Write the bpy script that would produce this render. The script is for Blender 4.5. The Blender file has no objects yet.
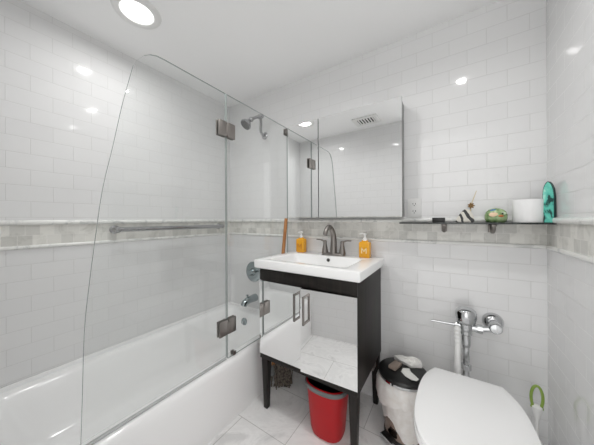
import bpy, bmesh, math, random
from mathutils import Vector, Matrix
random.seed(7)
S = bpy.context.scene
COL = S.collection
R = math.radians

# ------------------------------------------------------------------ camera
CAMH = 1.136
cd = bpy.data.cameras.new('camera')
cam = bpy.data.objects.new('camera', cd); COL.objects.link(cam)
cd.sensor_width = 36.0
cd.lens = 36.0 * 231.5 / 594.0
cd.shift_y = -(222.5 - 219.3) / 594.0
cd.clip_start = 0.01
cam.matrix_world = (Matrix.Translation((0, 0, CAMH)) @ Matrix.Rotation(R(33.1), 4, 'Z')
                    @ Matrix.Rotation(R(90), 4, 'X') @ Matrix.Rotation(R(-0.28), 4, 'Z'))
S.camera = cam

# ------------------------------------------------------------------ world (uniform fill light added behind the camera, through the doorway)
w = bpy.data.worlds.new('world'); S.world = w; w.use_nodes = True
w.node_tree.nodes['Background'].inputs[0].default_value = (1.0, 0.995, 0.985, 1)
w.node_tree.nodes['Background'].inputs[1].default_value = 1.5
LAMP = 2.6      # watts of each recessed lamp
S.view_settings.view_transform = 'Standard'
S.view_settings.look = 'None'
S.view_settings.gamma = 1.0
S.view_settings.use_curve_mapping = False
S.view_settings.exposure = 0.30
S.cycles.use_denoising = True
S.cycles.max_bounces = 16
S.cycles.diffuse_bounces = 14
S.cycles.glossy_bounces = 8
S.cycles.transparent_max_bounces = 24
S.cycles.sample_clamp_indirect = 6.0

# ------------------------------------------------------------------ materials
def mat(name, col, rough=0.5, metal=0.0, coat=0.0, spec=0.5):
    m = bpy.data.materials.new(name); m.use_nodes = True
    b = m.node_tree.nodes['Principled BSDF']
    b.inputs['Base Color'].default_value = (*col, 1)
    b.inputs['Roughness'].default_value = rough
    b.inputs['Metallic'].default_value = metal
    b.inputs['Specular IOR Level'].default_value = spec
    if coat:
        b.inputs['Coat Weight'].default_value = coat
        b.inputs['Coat Roughness'].default_value = 0.05
    return m

def nodes(m):
    return m.node_tree.nodes, m.node_tree.links, m.node_tree.nodes['Principled BSDF']

def plane_coords(m, ua, va, u0, v0):
    """Object coordinates of two axes as a flat pattern space."""
    n, l, b = nodes(m)
    tc = n.new('ShaderNodeTexCoord'); sp = n.new('ShaderNodeSeparateXYZ'); cb = n.new('ShaderNodeCombineXYZ')
    l.new(tc.outputs['Object'], sp.inputs[0])
    for k, (a, o) in enumerate(((ua, u0), (va, v0))):
        s = n.new('ShaderNodeMath'); s.operation = 'SUBTRACT'; s.inputs[1].default_value = o
        l.new(sp.outputs[a], s.inputs[0]); l.new(s.outputs[0], cb.inputs[k])
    return cb.outputs[0], tc.outputs['Object']

def brick(m, vec, bw, rh, mortar, c1, c2, cm, offset=0.5, smooth=0.3):
    n, l, b = nodes(m)
    t = n.new('ShaderNodeTexBrick')
    t.offset = offset; t.offset_frequency = 2; t.squash = 1
    t.inputs['Color1'].default_value = (*c1, 1); t.inputs['Color2'].default_value = (*c2, 1)
    t.inputs['Mortar'].default_value = (*cm, 1)
    t.inputs['Scale'].default_value = 1.0
    t.inputs['Mortar Size'].default_value = mortar
    t.inputs['Mortar Smooth'].default_value = smooth
    t.inputs['Bias'].default_value = 0.0
    t.inputs['Brick Width'].default_value = bw
    t.inputs['Row Height'].default_value = rh
    l.new(vec, t.inputs['Vector'])
    return t

def noise(m, vec, scale, detail=3.0, rough=0.5, dist=0.0):
    n, l, b = nodes(m)
    t = n.new('ShaderNodeTexNoise')
    t.inputs['Scale'].default_value = scale; t.inputs['Detail'].default_value = detail
    t.inputs['Roughness'].default_value = rough; t.inputs['Distortion'].default_value = dist
    if vec is not None: l.new(vec, t.inputs['Vector'])
    return t

def ramp(m, fac, stops, interp='LINEAR'):
    n, l, b = nodes(m)
    r = n.new('ShaderNodeValToRGB'); r.color_ramp.interpolation = interp
    e = r.color_ramp.elements
    while len(e) < len(stops): e.new(0.5)
    for k, (p, c) in enumerate(stops):
        e[k].position = p; e[k].color = (*c, 1)
    l.new(fac, r.inputs[0])
    return r

def bump(m, height, strength, dist, prev=None):
    n, l, b = nodes(m)
    k = n.new('ShaderNodeBump'); k.inputs['Strength'].default_value = strength; k.inputs['Distance'].default_value = dist
    l.new(height, k.inputs['Height'])
    if prev is not None: l.new(prev, k.inputs['Normal'])
    l.new(k.outputs[0], b.inputs['Normal'])
    return k.outputs[0]

TW, TH = 0.157, 0.0785
def tile_mat(name, ua, u0, v0):
    m = mat(name, (0.8, 0.8, 0.8), 0.09)
    n, l, b = nodes(m)
    vec, oc = plane_coords(m, ua, 'Z', u0, v0)
    t = brick(m, vec, TW, TH, 0.0013, (0.77, 0.77, 0.77), (0.755, 0.755, 0.758), (0.64, 0.64, 0.635))
    l.new(t.outputs['Color'], b.inputs['Base Color'])
    mp = n.new('ShaderNodeMapRange'); mp.inputs[3].default_value = 0.06; mp.inputs[4].default_value = 0.5
    l.new(t.outputs['Fac'], mp.inputs[0]); l.new(mp.outputs[0], b.inputs['Roughness'])
    nz = noise(m, oc, 14.0, 2.0)
    p = bump(m, nz.outputs['Fac'], 0.05, 0.01)
    inv = n.new('ShaderNodeMath'); inv.operation = 'SUBTRACT'; inv.inputs[0].default_value = 1.0
    l.new(t.outputs['Fac'], inv.inputs[1])
    bump(m, inv.outputs[0], 0.5, 0.0012, p)
    return m

def band_mat(name, ua, u0):
    m = mat(name, (0.7, 0.7, 0.66), 0.22)
    n, l, b = nodes(m)
    vec, oc = plane_coords(m, ua, 'Z', u0, 1.012)
    t = brick(m, vec, 0.050, 0.0505, 0.0014, (0.80, 0.79, 0.75), (0.62, 0.615, 0.585), (0.78, 0.77, 0.74), offset=0.5)
    nz = noise(m, oc, 18.0, 5.0, 0.6, 0.8)
    r = ramp(m, nz.outputs['Fac'], [(0.30, (0.80, 0.80, 0.79)), (0.52, (1, 1, 1)), (1.0, (1, 1, 1))])
    mx = n.new('ShaderNodeMix'); mx.data_type = 'RGBA'; mx.blend_type = 'MULTIPLY'; mx.inputs[0].default_value = 1
    l.new(t.outputs['Color'], mx.inputs[6]); l.new(r.outputs[0], mx.inputs[7])
    l.new(mx.outputs[2], b.inputs['Base Color'])
    return m

def marble_mat(name, base=(0.82, 0.82, 0.80), vein=(0.62, 0.63, 0.62), scale=14.0, rough=0.2):
    m = mat(name, base, rough)
    n, l, b = nodes(m)
    tc = n.new('ShaderNodeTexCoord')
    nz = noise(m, tc.outputs['Object'], scale, 6.0, 0.6, 1.2)
    r = ramp(m, nz.outputs['Fac'], [(0.36, vein), (0.48, base), (1.0, base)])
    l.new(r.outputs[0], b.inputs['Base Color'])
    return m

def floor_mat():
    m = mat('floor_marble', (0.75, 0.75, 0.74), 0.25)
    n, l, b = nodes(m)
    vec, oc = plane_coords(m, 'X', 'Y', -0.692 - 0.61 * 4 + 0.305, 0.940 - 0.305 * 8)
    t = brick(m, vec, 0.61, 0.305, 0.0022, (0.91, 0.905, 0.90), (0.89, 0.885, 0.88), (0.60, 0.595, 0.58), offset=0.5)
    nz = noise(m, oc, 4.0, 7.0, 0.62, 1.6)
    r = ramp(m, nz.outputs['Fac'], [(0.33, (0.80, 0.80, 0.80)), (0.47, (1, 1, 1)), (0.56, (0.93, 0.93, 0.93)), (0.7, (1, 1, 1))])
    mx = n.new('ShaderNodeMix'); mx.data_type = 'RGBA'; mx.blend_type = 'MULTIPLY'; mx.inputs[0].default_value = 1
    l.new(t.outputs['Color'], mx.inputs[6]); l.new(r.outputs[0], mx.inputs[7])
    l.new(mx.outputs[2], b.inputs['Base Color'])
    inv = n.new('ShaderNodeMath'); inv.operation = 'SUBTRACT'; inv.inputs[0].default_value = 1.0
    l.new(t.outputs['Fac'], inv.inputs[1]); bump(m, inv.outputs[0], 0.4, 0.001)
    return m

def glass_mat(name, tint=(0.985, 0.99, 0.988)):
    m = bpy.data.materials.new(name); m.use_nodes = True
    n, l = m.node_tree.nodes, m.node_tree.links
    n.clear()
    out = n.new('ShaderNodeOutputMaterial'); mx = n.new('ShaderNodeMixShader')
    tr = n.new('ShaderNodeBsdfTransparent'); gl = n.new('ShaderNodeBsdfGlossy')
    tr.inputs[0].default_value = (*tint, 1); gl.inputs['Roughness'].default_value = 0.0
    lw = n.new('ShaderNodeLayerWeight'); lw.inputs['Blend'].default_value = 0.5
    p = n.new('ShaderNodeMath'); p.operation = 'POWER'; p.inputs[1].default_value = 5.0
    a = n.new('ShaderNodeMath'); a.operation = 'MULTIPLY_ADD'; a.inputs[1].default_value = 0.96; a.inputs[2].default_value = 0.028
    l.new(lw.outputs['Facing'], p.inputs[0]); l.new(p.outputs[0], a.inputs[0]); l.new(a.outputs[0], mx.inputs[0])
    l.new(tr.outputs[0], mx.inputs[1]); l.new(gl.outputs[0], mx.inputs[2]); l.new(mx.outputs[0], out.inputs[0])
    return m

def emit_mat(name, col, s):
    m = bpy.data.materials.new(name); m.use_nodes = True
    n, l = m.node_tree.nodes, m.node_tree.links
    n.clear()
    o = n.new('ShaderNodeOutputMaterial'); e = n.new('ShaderNodeEmission')
    e.inputs[0].default_value = (*col, 1); e.inputs[1].default_value = s
    l.new(e.outputs[0], o.inputs[0])
    return m

M = {}
M['paint'] = mat('ceiling_paint', (0.93, 0.93, 0.93), 0.6)
M['plaster'] = mat('white_paint', (0.78, 0.78, 0.77), 0.5)
M['marble'] = marble_mat('rail_marble')
M['floor'] = floor_mat()
M['enamel'] = mat('tub_enamel', (0.92, 0.92, 0.92), 0.12)
M['ceramic'] = mat('white_ceramic', (0.91, 0.91, 0.91), 0.08)
M['seat'] = mat('seat_plastic', (0.92, 0.92, 0.92), 0.14)
M['glass'] = glass_mat('clear_glass')
M['edge'] = mat('glass_edge', (0.33, 0.37, 0.36), 0.15)
M['seal'] = mat('clear_vinyl', (0.50, 0.51, 0.51), 0.2)
M['smoke'] = mat('smoked_glass', (0.035, 0.04, 0.04), 0.08)
M['chrome'] = mat('chrome', (0.62, 0.63, 0.64), 0.07, 1.0)
M['dimchrome'] = mat('tinted_chrome', (0.42, 0.47, 0.48), 0.22, 1.0)  # dimmed, with the glass screen's bluish tint put into the metal colour
M['satin'] = mat('satin_chrome', (0.45, 0.45, 0.46), 0.2, 1.0)
M['nickel'] = mat('brushed_nickel', (0.27, 0.25, 0.235), 0.4, 1.0)
M['nozzle'] = mat('grey_rubber', (0.12, 0.12, 0.12), 0.5)
M['mirror'] = mat('mirror_silver', (0.95, 0.955, 0.955), 0.0, 1.0)
M['black'] = mat('black_plastic', (0.012, 0.012, 0.012), 0.35)
M['slot'] = mat('dark_slot', (0.02, 0.02, 0.02), 0.8)
M['white'] = mat('white_plastic', (0.80, 0.80, 0.79), 0.3)
M['red'] = mat('red_plastic', (0.42, 0.006, 0.010), 0.4, spec=0.3)
M['cabinetgrey'] = mat('grey_metal', (0.30, 0.30, 0.30), 0.4, 0.6)
M['greyband'] = mat('grey_plastic', (0.14, 0.15, 0.15), 0.4)
M['green'] = mat('lime_plastic', (0.24, 0.36, 0.06), 0.35)
M['steel'] = mat('bin_steel', (0.42, 0.33, 0.28), 0.18, 1.0)
M['paper'] = mat('white_paper', (0.86, 0.85, 0.82), 0.8)
M['roll'] = mat('tissue_paper', (0.85, 0.85, 0.85), 0.9)
M['packet'] = mat('taupe_card', (0.30, 0.24, 0.20), 0.6)
M['orange'] = mat('orange_soap', (0.76, 0.36, 0.018), 0.12)
M['cream'] = mat('cream_print', (0.90, 0.72, 0.42), 0.4)
M['rust'] = mat('dark_amber_print', (0.55, 0.20, 0.01), 0.4)
M['ivory'] = mat('ivory', (0.75, 0.70, 0.58), 0.5)
M['brown'] = mat('dried_brown', (0.22, 0.13, 0.05), 0.8)
M['straw'] = mat('straw', (0.66, 0.56, 0.38), 0.8)
M['blue'] = mat('blue_glaze', (0.09, 0.22, 0.42), 0.2)
M['peach'] = mat('peach_glaze', (0.85, 0.62, 0.42), 0.25)
M['palegreen'] = mat('pale_green_glaze', (0.55, 0.68, 0.48), 0.2)
M['orangeglaze'] = mat('rust_glaze', (0.48, 0.16, 0.05), 0.2)

def espresso():
    m = mat('espresso_wood', (0.012, 0.010, 0.009), 0.45, spec=0.25)
    n, l, b = nodes(m)
    tc = n.new('ShaderNodeTexCoord'); mp = n.new('ShaderNodeMapping'); mp.inputs['Scale'].default_value = (40, 40, 2.5)
    l.new(tc.outputs['Object'], mp.inputs[0])
    nz = noise(m, mp.outputs[0], 1.0, 4.0)
    r = ramp(m, nz.outputs['Fac'], [(0.3, (0.010, 0.0085, 0.008)), (0.7, (0.022, 0.018, 0.015))])
    l.new(r.outputs[0], b.inputs['Base Color'])
    return m
M['wood'] = espresso()
def mophandle():
    m = mat('tan_wood', (0.36, 0.15, 0.045), 0.4)
    n, l, b = nodes(m)
    tc = n.new('ShaderNodeTexCoord'); mp = n.new('ShaderNodeMapping'); mp.inputs['Scale'].default_value = (60, 60, 3)
    l.new(tc.outputs['Object'], mp.inputs[0])
    nz = noise(m, mp.outputs[0], 1.0, 3.0)
    r = ramp(m, nz.outputs['Fac'], [(0.3, (0.28, 0.11, 0.03)), (0.7, (0.48, 0.22, 0.075))])
    l.new(r.outputs[0], b.inputs['Base Color'])
    return m
M['tanwood'] = mophandle()
def noisecol(name, scale, stops, rough=0.5, dist=0.0, mapscale=(1, 1, 1), interp='LINEAR'):
    m = mat(name, (0.5, 0.5, 0.5), rough)
    n, l, b = nodes(m)
    tc = n.new('ShaderNodeTexCoord'); mp = n.new('ShaderNodeMapping'); mp.inputs['Scale'].default_value = mapscale
    l.new(tc.outputs['Object'], mp.inputs[0])
    nz = noise(m, mp.outputs[0], scale, 4.0, 0.6, dist)
    r = ramp(m, nz.outputs['Fac'], stops, interp)
    l.new(r.outputs[0], b.inputs['Base Color'])
    return m
M['mop'] = noisecol('mop_yarn', 90, [(0.35, (0.03, 0.024, 0.02)), (0.6, (0.20, 0.17, 0.14))], 0.9)
M['teal'] = noisecol('teal_patina', 30, [(0.40, (0.006, 0.05, 0.045)), (0.45, (0.08, 0.46, 0.37)), (0.58, (0.16, 0.62, 0.50)), (0.70, (0.55, 0.80, 0.72))], 0.35, 0.5, (1, 1, 0.45))
M['tealdark'] = mat('dark_teal_edge', (0.008, 0.05, 0.045), 0.4)
M['pottery'] = noisecol('green_glaze', 40, [(0.35, (0.10, 0.20, 0.06)), (0.55, (0.32, 0.44, 0.22)), (0.75, (0.50, 0.60, 0.38))], 0.15)
M['bag'] = noisecol('bag_plastic', 30, [(0.30, (0.74, 0.70, 0.66)), (0.65, (0.84, 0.82, 0.80))], 0.3)
def swirl():
    m = mat('black_white_swirl', (0.8, 0.8, 0.8), 0.3)
    n, l, b = nodes(m)
    tc = n.new('ShaderNodeTexCoord'); mp = n.new('ShaderNodeMapping')
    mp.inputs['Rotation'].default_value = (0, R(35), 0)
    l.new(tc.outputs['Object'], mp.inputs[0])
    wv = n.new('ShaderNodeTexWave'); wv.inputs['Scale'].default_value = 9.0; wv.inputs['Distortion'].default_value = 7.0
    wv.inputs['Detail'].default_value = 1.0; wv.inputs['Detail Scale'].default_value = 2.0
    l.new(mp.outputs[0], wv.inputs[0])
    r = ramp(m, wv.outputs['Fac'], [(0.0, (0.01, 0.01, 0.01)), (0.42, (0.72, 0.69, 0.62))], 'CONSTANT')
    l.new(r.outputs[0], b.inputs['Base Color'])
    return m
M['swirl'] = swirl()

# ------------------------------------------------------------------ mesh helpers
def bx(bm, x0, x1, y0, y1, z0, z1, bev=0.0, seg=2, mi=0):
    b2 = bmesh.new()
    bmesh.ops.create_cube(b2, size=1.0)
    for v in b2.verts:
        v.co = Vector(((x0 + x1) / 2 + v.co.x * (x1 - x0), (y0 + y1) / 2 + v.co.y * (y1 - y0), (z0 + z1) / 2 + v.co.z * (z1 - z0)))
    if bev:
        bmesh.ops.bevel(b2, geom=b2.edges[:], offset=bev, segments=seg, profile=0.5, affect='EDGES')
    merge(bm, b2, mi)

def merge(bm, b2, mi=0, matrix=None):
    mp = {}
    for v in b2.verts:
        mp[v] = bm.verts.new(matrix @ v.co if matrix else v.co)
    for f in b2.faces:
        try:
            nf = bm.faces.new([mp[v] for v in f.verts]); nf.material_index = mi if mi else f.material_index
        except ValueError:
            pass
    b2.free()

def frames(pts):
    pts = [Vector(p) for p in pts]
    T = []
    for i in range(len(pts)):
        a = pts[max(i - 1, 0)]; b = pts[min(i + 1, len(pts) - 1)]
        T.append((b - a).normalized())
    up = Vector((0, 0, 1)) if abs(T[0].z) < 0.9 else Vector((1, 0, 0))
    u = T[0].cross(up).normalized()
    out = []
    for i, t in enumerate(T):
        u = (u - t * u.dot(t)).normalized()
        out.append((pts[i], u, t.cross(u).normalized()))
    return out

def loft(bm, rings, cap0=True, cap1=True, mi=0):
    vs = [[bm.verts.new(p) for p in r] for r in rings]
    n = len(vs[0])
    for a, b in zip(vs, vs[1:]):
        for k in range(n):
            f = bm.faces.new((a[k], a[(k + 1) % n], b[(k + 1) % n], b[k])); f.material_index = mi
    if cap0: bm.faces.new(vs[0][::-1]).material_index = mi
    if cap1: bm.faces.new(vs[-1]).material_index = mi

def tube(bm, pts, rad, n=14, flat=1.0, mi=0):
    if not isinstance(rad, (list, tuple)): rad = [rad] * len(pts)
    rings = []
    for (p, u, v), r in zip(frames(pts), rad):
        rings.append([p + u * (r * math.cos(2 * math.pi * k / n)) + v * (r * flat * math.sin(2 * math.pi * k / n)) for k in range(n)])
    loft(bm, rings, mi=mi)

def smooth_path(pts, n=8):
    """Catmull-Rom through the points."""
    P = [Vector(p) for p in pts]; P = [P[0] * 2 - P[1]] + P + [P[-1] * 2 - P[-2]]
    out = []
    for i in range(1, len(P) - 2):
        for k in range(n):
            t = k / n
            a, b, c, d = P[i - 1:i + 3]
            out.append(0.5 * ((2 * b) + (c - a) * t + (2 * a - 5 * b + 4 * c - d) * t * t + (3 * b - a - 3 * c + d) * t ** 3))
    out.append(P[-2])
    return out

def lathe(bm, prof, center=(0, 0, 0), axis=(0, 0, 1), n=32, cap0=True, cap1=True, mi=0):
    """prof: (radius, height along axis)."""
    ax = Vector(axis).normalized(); q = Vector((0, 0, 1)).rotation_difference(ax)
    c = Vector(center); rings = []
    for r, h in prof:
        r = max(r, 1e-4)
        rings.append([c + q @ Vector((r * math.cos(2 * math.pi * k / n), r * math.sin(2 * math.pi * k / n), h)) for k in range(n)])
    loft(bm, rings, cap0, cap1, mi)

def prism(bm, poly, to3d, t0, t1, mi=0, side_mi=None):
    """poly: 2D outline; to3d(a, b, t) places it."""
    A = [bm.verts.new(to3d(a, b, t0)) for a, b in poly]; B = [bm.verts.new(to3d(a, b, t1)) for a, b in poly]
    f = bm.faces.new(A[::-1]); f.material_index = mi
    f = bm.faces.new(B); f.material_index = mi
    n = len(A)
    for k in range(n):
        f = bm.faces.new((A[k], A[(k + 1) % n], B[(k + 1) % n], B[k])); f.material_index = mi if side_mi is None else side_mi

def rrect(x0, x1, y0, y1, r, z, n=6):
    pts = []
    for cx, cy, a0 in ((x1 - r, y1 - r, 0), (x0 + r, y1 - r, 90), (x0 + r, y0 + r, 180), (x1 - r, y0 + r, 270)):
        for k in range(n + 1):
            a = R(a0 + 90 * k / n)
            pts.append(Vector((cx + r * math.cos(a), cy + r * math.sin(a), z)))
    return pts

def ball(bm, c, rx, ry, rz, n=20, mi=0):
    b2 = bmesh.new()
    bmesh.ops.create_uvsphere(b2, u_segments=n, v_segments=n // 2, radius=1.0)
    for v in b2.verts: v.co = Vector((c[0] + v.co.x * rx, c[1] + v.co.y * ry, c[2] + v.co.z * rz))
    merge(bm, b2, mi)

def obj(name, bm, mats, parent=None, smooth=40, label=None):
    bmesh.ops.recalc_face_normals(bm, faces=bm.faces[:])
    me = bpy.data.meshes.new(name); bm.to_mesh(me); bm.free()
    for m in (mats if isinstance(mats, (list, tuple)) else [mats]): me.materials.append(M[m] if isinstance(m, str) else m)
    if smooth:
        me.shade_smooth(); me.set_sharp_from_angle(angle=R(smooth))
    o = bpy.data.objects.new(name, me); COL.objects.link(o)
    if parent is not None:
        o.parent = parent
        pl = parent
        off = Vector((0, 0, 0))
        while pl is not None:
            off += pl.location; pl = pl.parent
        me.transform(Matrix.Translation(-off))
    if label: o['label'] = label
    return o

def thing(name, label, cat, loc=(0, 0, 0), group=None):
    o = bpy.data.objects.new(name, None); COL.objects.link(o)
    o.empty_display_size = 0.05
    o.location = loc; o['label'] = label; o['category'] = cat
    if group: o['group'] = group
    return o

def tag(o, label, cat, group=None, kind=None):
    o['label'] = label; o['category'] = cat
    if group: o['group'] = group
    if kind: o['kind'] = kind
    return o

def B(): return bmesh.new()

# ------------------------------------------------------------------ the setting
XL, XR, YB, YF, ZC = -1.739, 0.377, 1.5, 0.012, 2.207
ZB0, ZB1 = 1.008, 1.128      # mosaic band between the rails
DOORX = -0.30
T = 0.10

def wall(name, label, axis, inner, outer, a0, a1, zs=((0, ZB0), (ZB0, ZB1), (ZB1, ZC)), u0=0.0):
    """Wall slab of three stacked tile zones: white tile, mosaic band, white tile."""
    bm = B()
    ua = 'Y' if axis == 'x' else 'X'
    for k, (z0, z1) in enumerate(zs):
        lo, hi = min(inner, outer), max(inner, outer)
        if axis == 'x': bx(bm, lo, hi, a0, a1, z0, z1, mi=k)
        else: bx(bm, a0, a1, lo, hi, z0, z1, mi=k)
    ms = [tile_mat(name + '_tile_lower', ua, u0, 0.998 - TH * 20), band_mat(name + '_mosaic', ua, u0),
          tile_mat(name + '_tile_upper', ua, u0, 1.152 - TH * 20)]
    o = obj(name, bm, ms, smooth=None)
    return tag(o, label, 'wall', kind='structure')

wall('wall_back', 'white subway tiled wall behind the vanity and toilet with a marble mosaic band', 'y', YB, YB + T, XL - T, XR + T, u0=0.166 - TW * 20)
wall('wall_left', 'white subway tiled wall along the far side of the bathtub', 'x', XL, XL - T, YF - T, YB, u0=0.163 - TW * 20)
wall('wall_right', 'white subway tiled wall at the right of the toilet', 'x', XR, XR + T, YF - T, YB, u0=0.05 - TW * 20)
wall('wall_front', 'white tiled wall facing the vanity, beside the doorway', 'y', YF, YF - T, XL, DOORX - 0.02, u0=0.1 - TW * 20)
bm = B(); bx(bm, DOORX - 0.02, XR, YF - T, YF, 2.05, ZC)
tag(obj('wall_lintel', bm, 'plaster', smooth=None), 'white wall above the doorway', 'wall', kind='structure')
bm = B(); bx(bm, DOORX - 0.02, DOORX, YF - T, YF, 0, 2.05)
tag(obj('trim_5', bm, 'plaster', smooth=None), 'white door jamb at the side of the doorway', 'trim', kind='structure')
bm = B(); bx(bm, XL - T, XR + T, YF - T - 1.2, YB + T, -0.08, 0)
tag(obj('floor', bm, 'floor', smooth=None), 'white marble tiled floor', 'floor', kind='structure')
bm = B(); bx(bm, XL - T, XR + T, YF - T, YB + T, ZC, ZC + 0.08)
tag(obj('ceiling', bm, 'paint', smooth=None), 'flat pale grey painted ceiling', 'ceiling', kind='structure')

def rail_profile(d, h):
    """Half-round moulding section (depth from wall, height)."""
    return [(0, 0), (d * 0.55, 0), (d * 0.9, h * 0.18), (d, h * 0.5), (d * 0.9, h * 0.82), (d * 0.55, h), (0, h)]

def rail(name, label, axis, face, sgn, a0, a1):
    bm = B()
    for z, d, h in ((0.996, 0.010, 0.018), (1.114, 0.016, 0.024)):
        pr = rail_profile(d, h)
        if axis == 'x': prism(bm, pr, lambda a, b, t: (face + sgn * a, t, z + b), a0, a1)
        else: prism(bm, pr, lambda a, b, t: (t, face + sgn * a, z + b), a0, a1)
    tag(obj(name, bm, 'marble', smooth=50), label, 'trim', kind='structure')
rail('trim_1', 'pair of marble pencil rails along the back wall band', 'y', YB, -1, XL, XR)
rail('trim_2', 'pair of marble pencil rails along the left wall band above the tub', 'x', XL, 1, YF + 0.02, YB - 0.02)
rail('trim_3', 'pair of marble pencil rails along the right wall band', 'x', XR, -1, YF, YB - 0.02)
rail('trim_4', 'pair of marble pencil rails along the front wall band', 'y', YF, 1, XL, DOORX - 0.02)

# ------------------------------------------------------------------ ceiling lights and vent
M['lens'] = emit_mat('lens_glow', (1.0, 0.99, 0.97), 1.6)
M['lamp'] = emit_mat('lamp_glow', (1.0, 0.985, 0.96), 6)
def ceiling_light(x, y, label, power=1.0, spread=150):
    t = thing('ceiling_light', label, 'light', (x, y, ZC), 'recessed ceiling lights')
    bm = B()
    lathe(bm, [(0.072, -0.002), (0.075, -0.010), (0.092, -0.013), (0.103, -0.009), (0.109, 0.0)], (x, y, ZC), n=48, cap0=False, cap1=False)
    lathe(bm, [(0.109, 0.0), (0.072, 0.0), (0.072, -0.002)], (x, y, ZC), n=48, cap0=False, cap1=False)
    obj('trim_ring', bm, 'white', t)
    bm = B(); lathe(bm, [(0.072, -0.002), (0.072, -0.007), (0.055, -0.009), (0.036, -0.0094)], (x, y, ZC), n=48, cap0=False, cap1=False)
    l_ = obj('lens', bm, 'lens', t)
    bm = B(); lathe(bm, [(0.036, -0.0094), (0.034, -0.011), (0.0, -0.0115)], (x, y, ZC), n=32, cap0=False)
    obj('bulb', bm, 'lamp', l_)
    ld = bpy.data.lights.new('lamp_light', 'AREA'); ld.shape = 'DISK'; ld.size = 0.056; ld.energy = LAMP * power; ld.spread = R(spread)
    ld.color = (1.0, 0.993, 0.98)
    lo = bpy.data.objects.new('lamp_light', ld); COL.objects.link(lo); lo.parent = t; lo.location = (0, 0, -0.014)
    return t
ceiling_light(-1.332, 0.55, 'round recessed ceiling light glowing white above the bathtub', 1.0, 170)
ceiling_light(-0.62, 0.79, 'round recessed ceiling light over the vanity, seen as a spot in the mirror', 1.2)
ceiling_light(0.09, 0.815, 'round recessed ceiling light over the toilet, seen as a glint on the tile', 0.5)

vx, vy = -0.735, 0.25
t = thing('ceiling_vent', 'square white ceiling vent grille with dark slots, seen in the mirror', 'vent', (vx, vy, ZC))
bm = B(); bx(bm, vx - 0.09, vx + 0.09, vy - 0.07, vy + 0.07, ZC - 0.007, ZC - 0.001)
obj('backing', bm, 'slot', t, smooth=None)
bm = B()
for s in (-1, 1):
    bx(bm, vx + s * 0.109 - 0.022, vx + s * 0.109 + 0.022, vy - 0.105, vy + 0.105, ZC - 0.014, ZC, 0.003)
    bx(bm, vx - 0.088, vx + 0.088, vy + s * 0.0855 - 0.0195, vy + s * 0.0855 + 0.0195, ZC - 0.014, ZC, 0.003)
obj('frame', bm, 'white', t)
for k in range(6):
    bm = B(); bx(bm, vx - 0.0795 + k * 0.0295, vx - 0.0655 + k * 0.0295, vy - 0.068, vy + 0.068, ZC - 0.0095, ZC - 0.0065)
    obj('slat', bm, 'white', t, smooth=None)

# ------------------------------------------------------------------ bathtub
TX0, TX1, TY0, TY1, TZ = XL + 0.001, -1.025, YF + 0.002, YB - 0.001, 0.34
t = thing('bathtub', 'white enamel alcove bathtub with a smooth front apron behind the glass screen', 'bathtub', ((TX0 + TX1) / 2, (TY0 + TY1) / 2, 0))
bm = B()
def tr(ix0, ix1, iy, r, z): return rrect(TX0 + ix0, TX1 - ix1, TY0 + iy, TY1 - iy, r, z, 8)
rings = [tr(0, 0, 0, 0.004, 0.0), tr(0, 0, 0, 0.004, 0.20), tr(0, 0.002, 0, 0.004, 0.275), tr(0, 0.004, 0, 0.004, 0.305), tr(0, 0.009, 0, 0.004, 0.324),
         tr(0.001, 0.018, 0.001, 0.006, 0.335), tr(0.003, 0.030, 0.003, 0.008, TZ),
         tr(0.045, 0.070, 0.06, 0.07, TZ), tr(0.054, 0.080, 0.07, 0.075, TZ - 0.004), tr(0.064, 0.090, 0.08, 0.08, TZ - 0.016),
         tr(0.075, 0.100, 0.092, 0.09, TZ - 0.05), tr(0.095, 0.12, 0.115, 0.10, 0.20), tr(0.115, 0.135, 0.145, 0.11, 0.12),
         tr(0.135, 0.15, 0.17, 0.11, 0.09), tr(0.18, 0.19, 0.22, 0.10, 0.072)]
loft(bm, rings)
# tile flange lip along the back and end walls
bx(bm, TX0, TX0 + 0.010, TY0, TY1, TZ - 0.01, TZ + 0.022, 0.004)
bx(bm, TX0, TX1 - 0.06, TY1 - 0.010, TY1, TZ - 0.01, TZ + 0.022, 0.004)
obj('tub_shell', bm, 'enamel', t, smooth=35)
ox, oz = -1.455, 0.262
bm = B()
lathe(bm, [(0.036, 0.0), (0.036, 0.004), (0.030, 0.009), (0.012, 0.011), (0.0, 0.011)], (ox, 1.407, oz), (0, -1, 0.12), 32, cap0=True)
o_ = obj('overflow_plate', bm, 'dimchrome', t, label='round chrome overflow plate')
bm = B()
bx(bm, ox - 0.004, ox + 0.004, 1.386, 1.397, oz - 0.016, oz + 0.016, 0.002)
ov = obj('trip_lever', bm, 'chrome', o_)

# ------------------------------------------------------------------ shower fittings on the back wall
t = thing('shower_fixture', 'chrome shower head on a raised swivel arm over the tub end', 'shower', (-1.298, YB, 1.845))
bm = B(); lathe(bm, [(0.030, 0.0), (0.030, 0.004), (0.022, 0.012), (0.013, 0.016)], (-1.298, YB, 1.845), (0, -1, 0))
obj('wall_flange', bm, 'satin', t)
bm = B(); tube(bm, smooth_path([(-1.298, YB - 0.008, 1.845), (-1.298, YB - 0.035, 1.85), (-1.296, YB - 0.055, 1.875), (-1.277, YB - 0.075, 1.92), (-1.262, YB - 0.095, 1.955), (-1.258, YB - 0.10, 1.965)], 6), 0.0115)
obj('shower_arm', bm, 'satin', t)
bm = B()
lathe(bm, [(0.0, -0.026), (0.014, -0.024), (0.017, -0.018), (0.017, 0.018), (0.014, 0.024), (0.0, 0.026)], (-1.256, YB - 0.103, 1.962), (1, 0.2, 0.0), 20)
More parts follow.
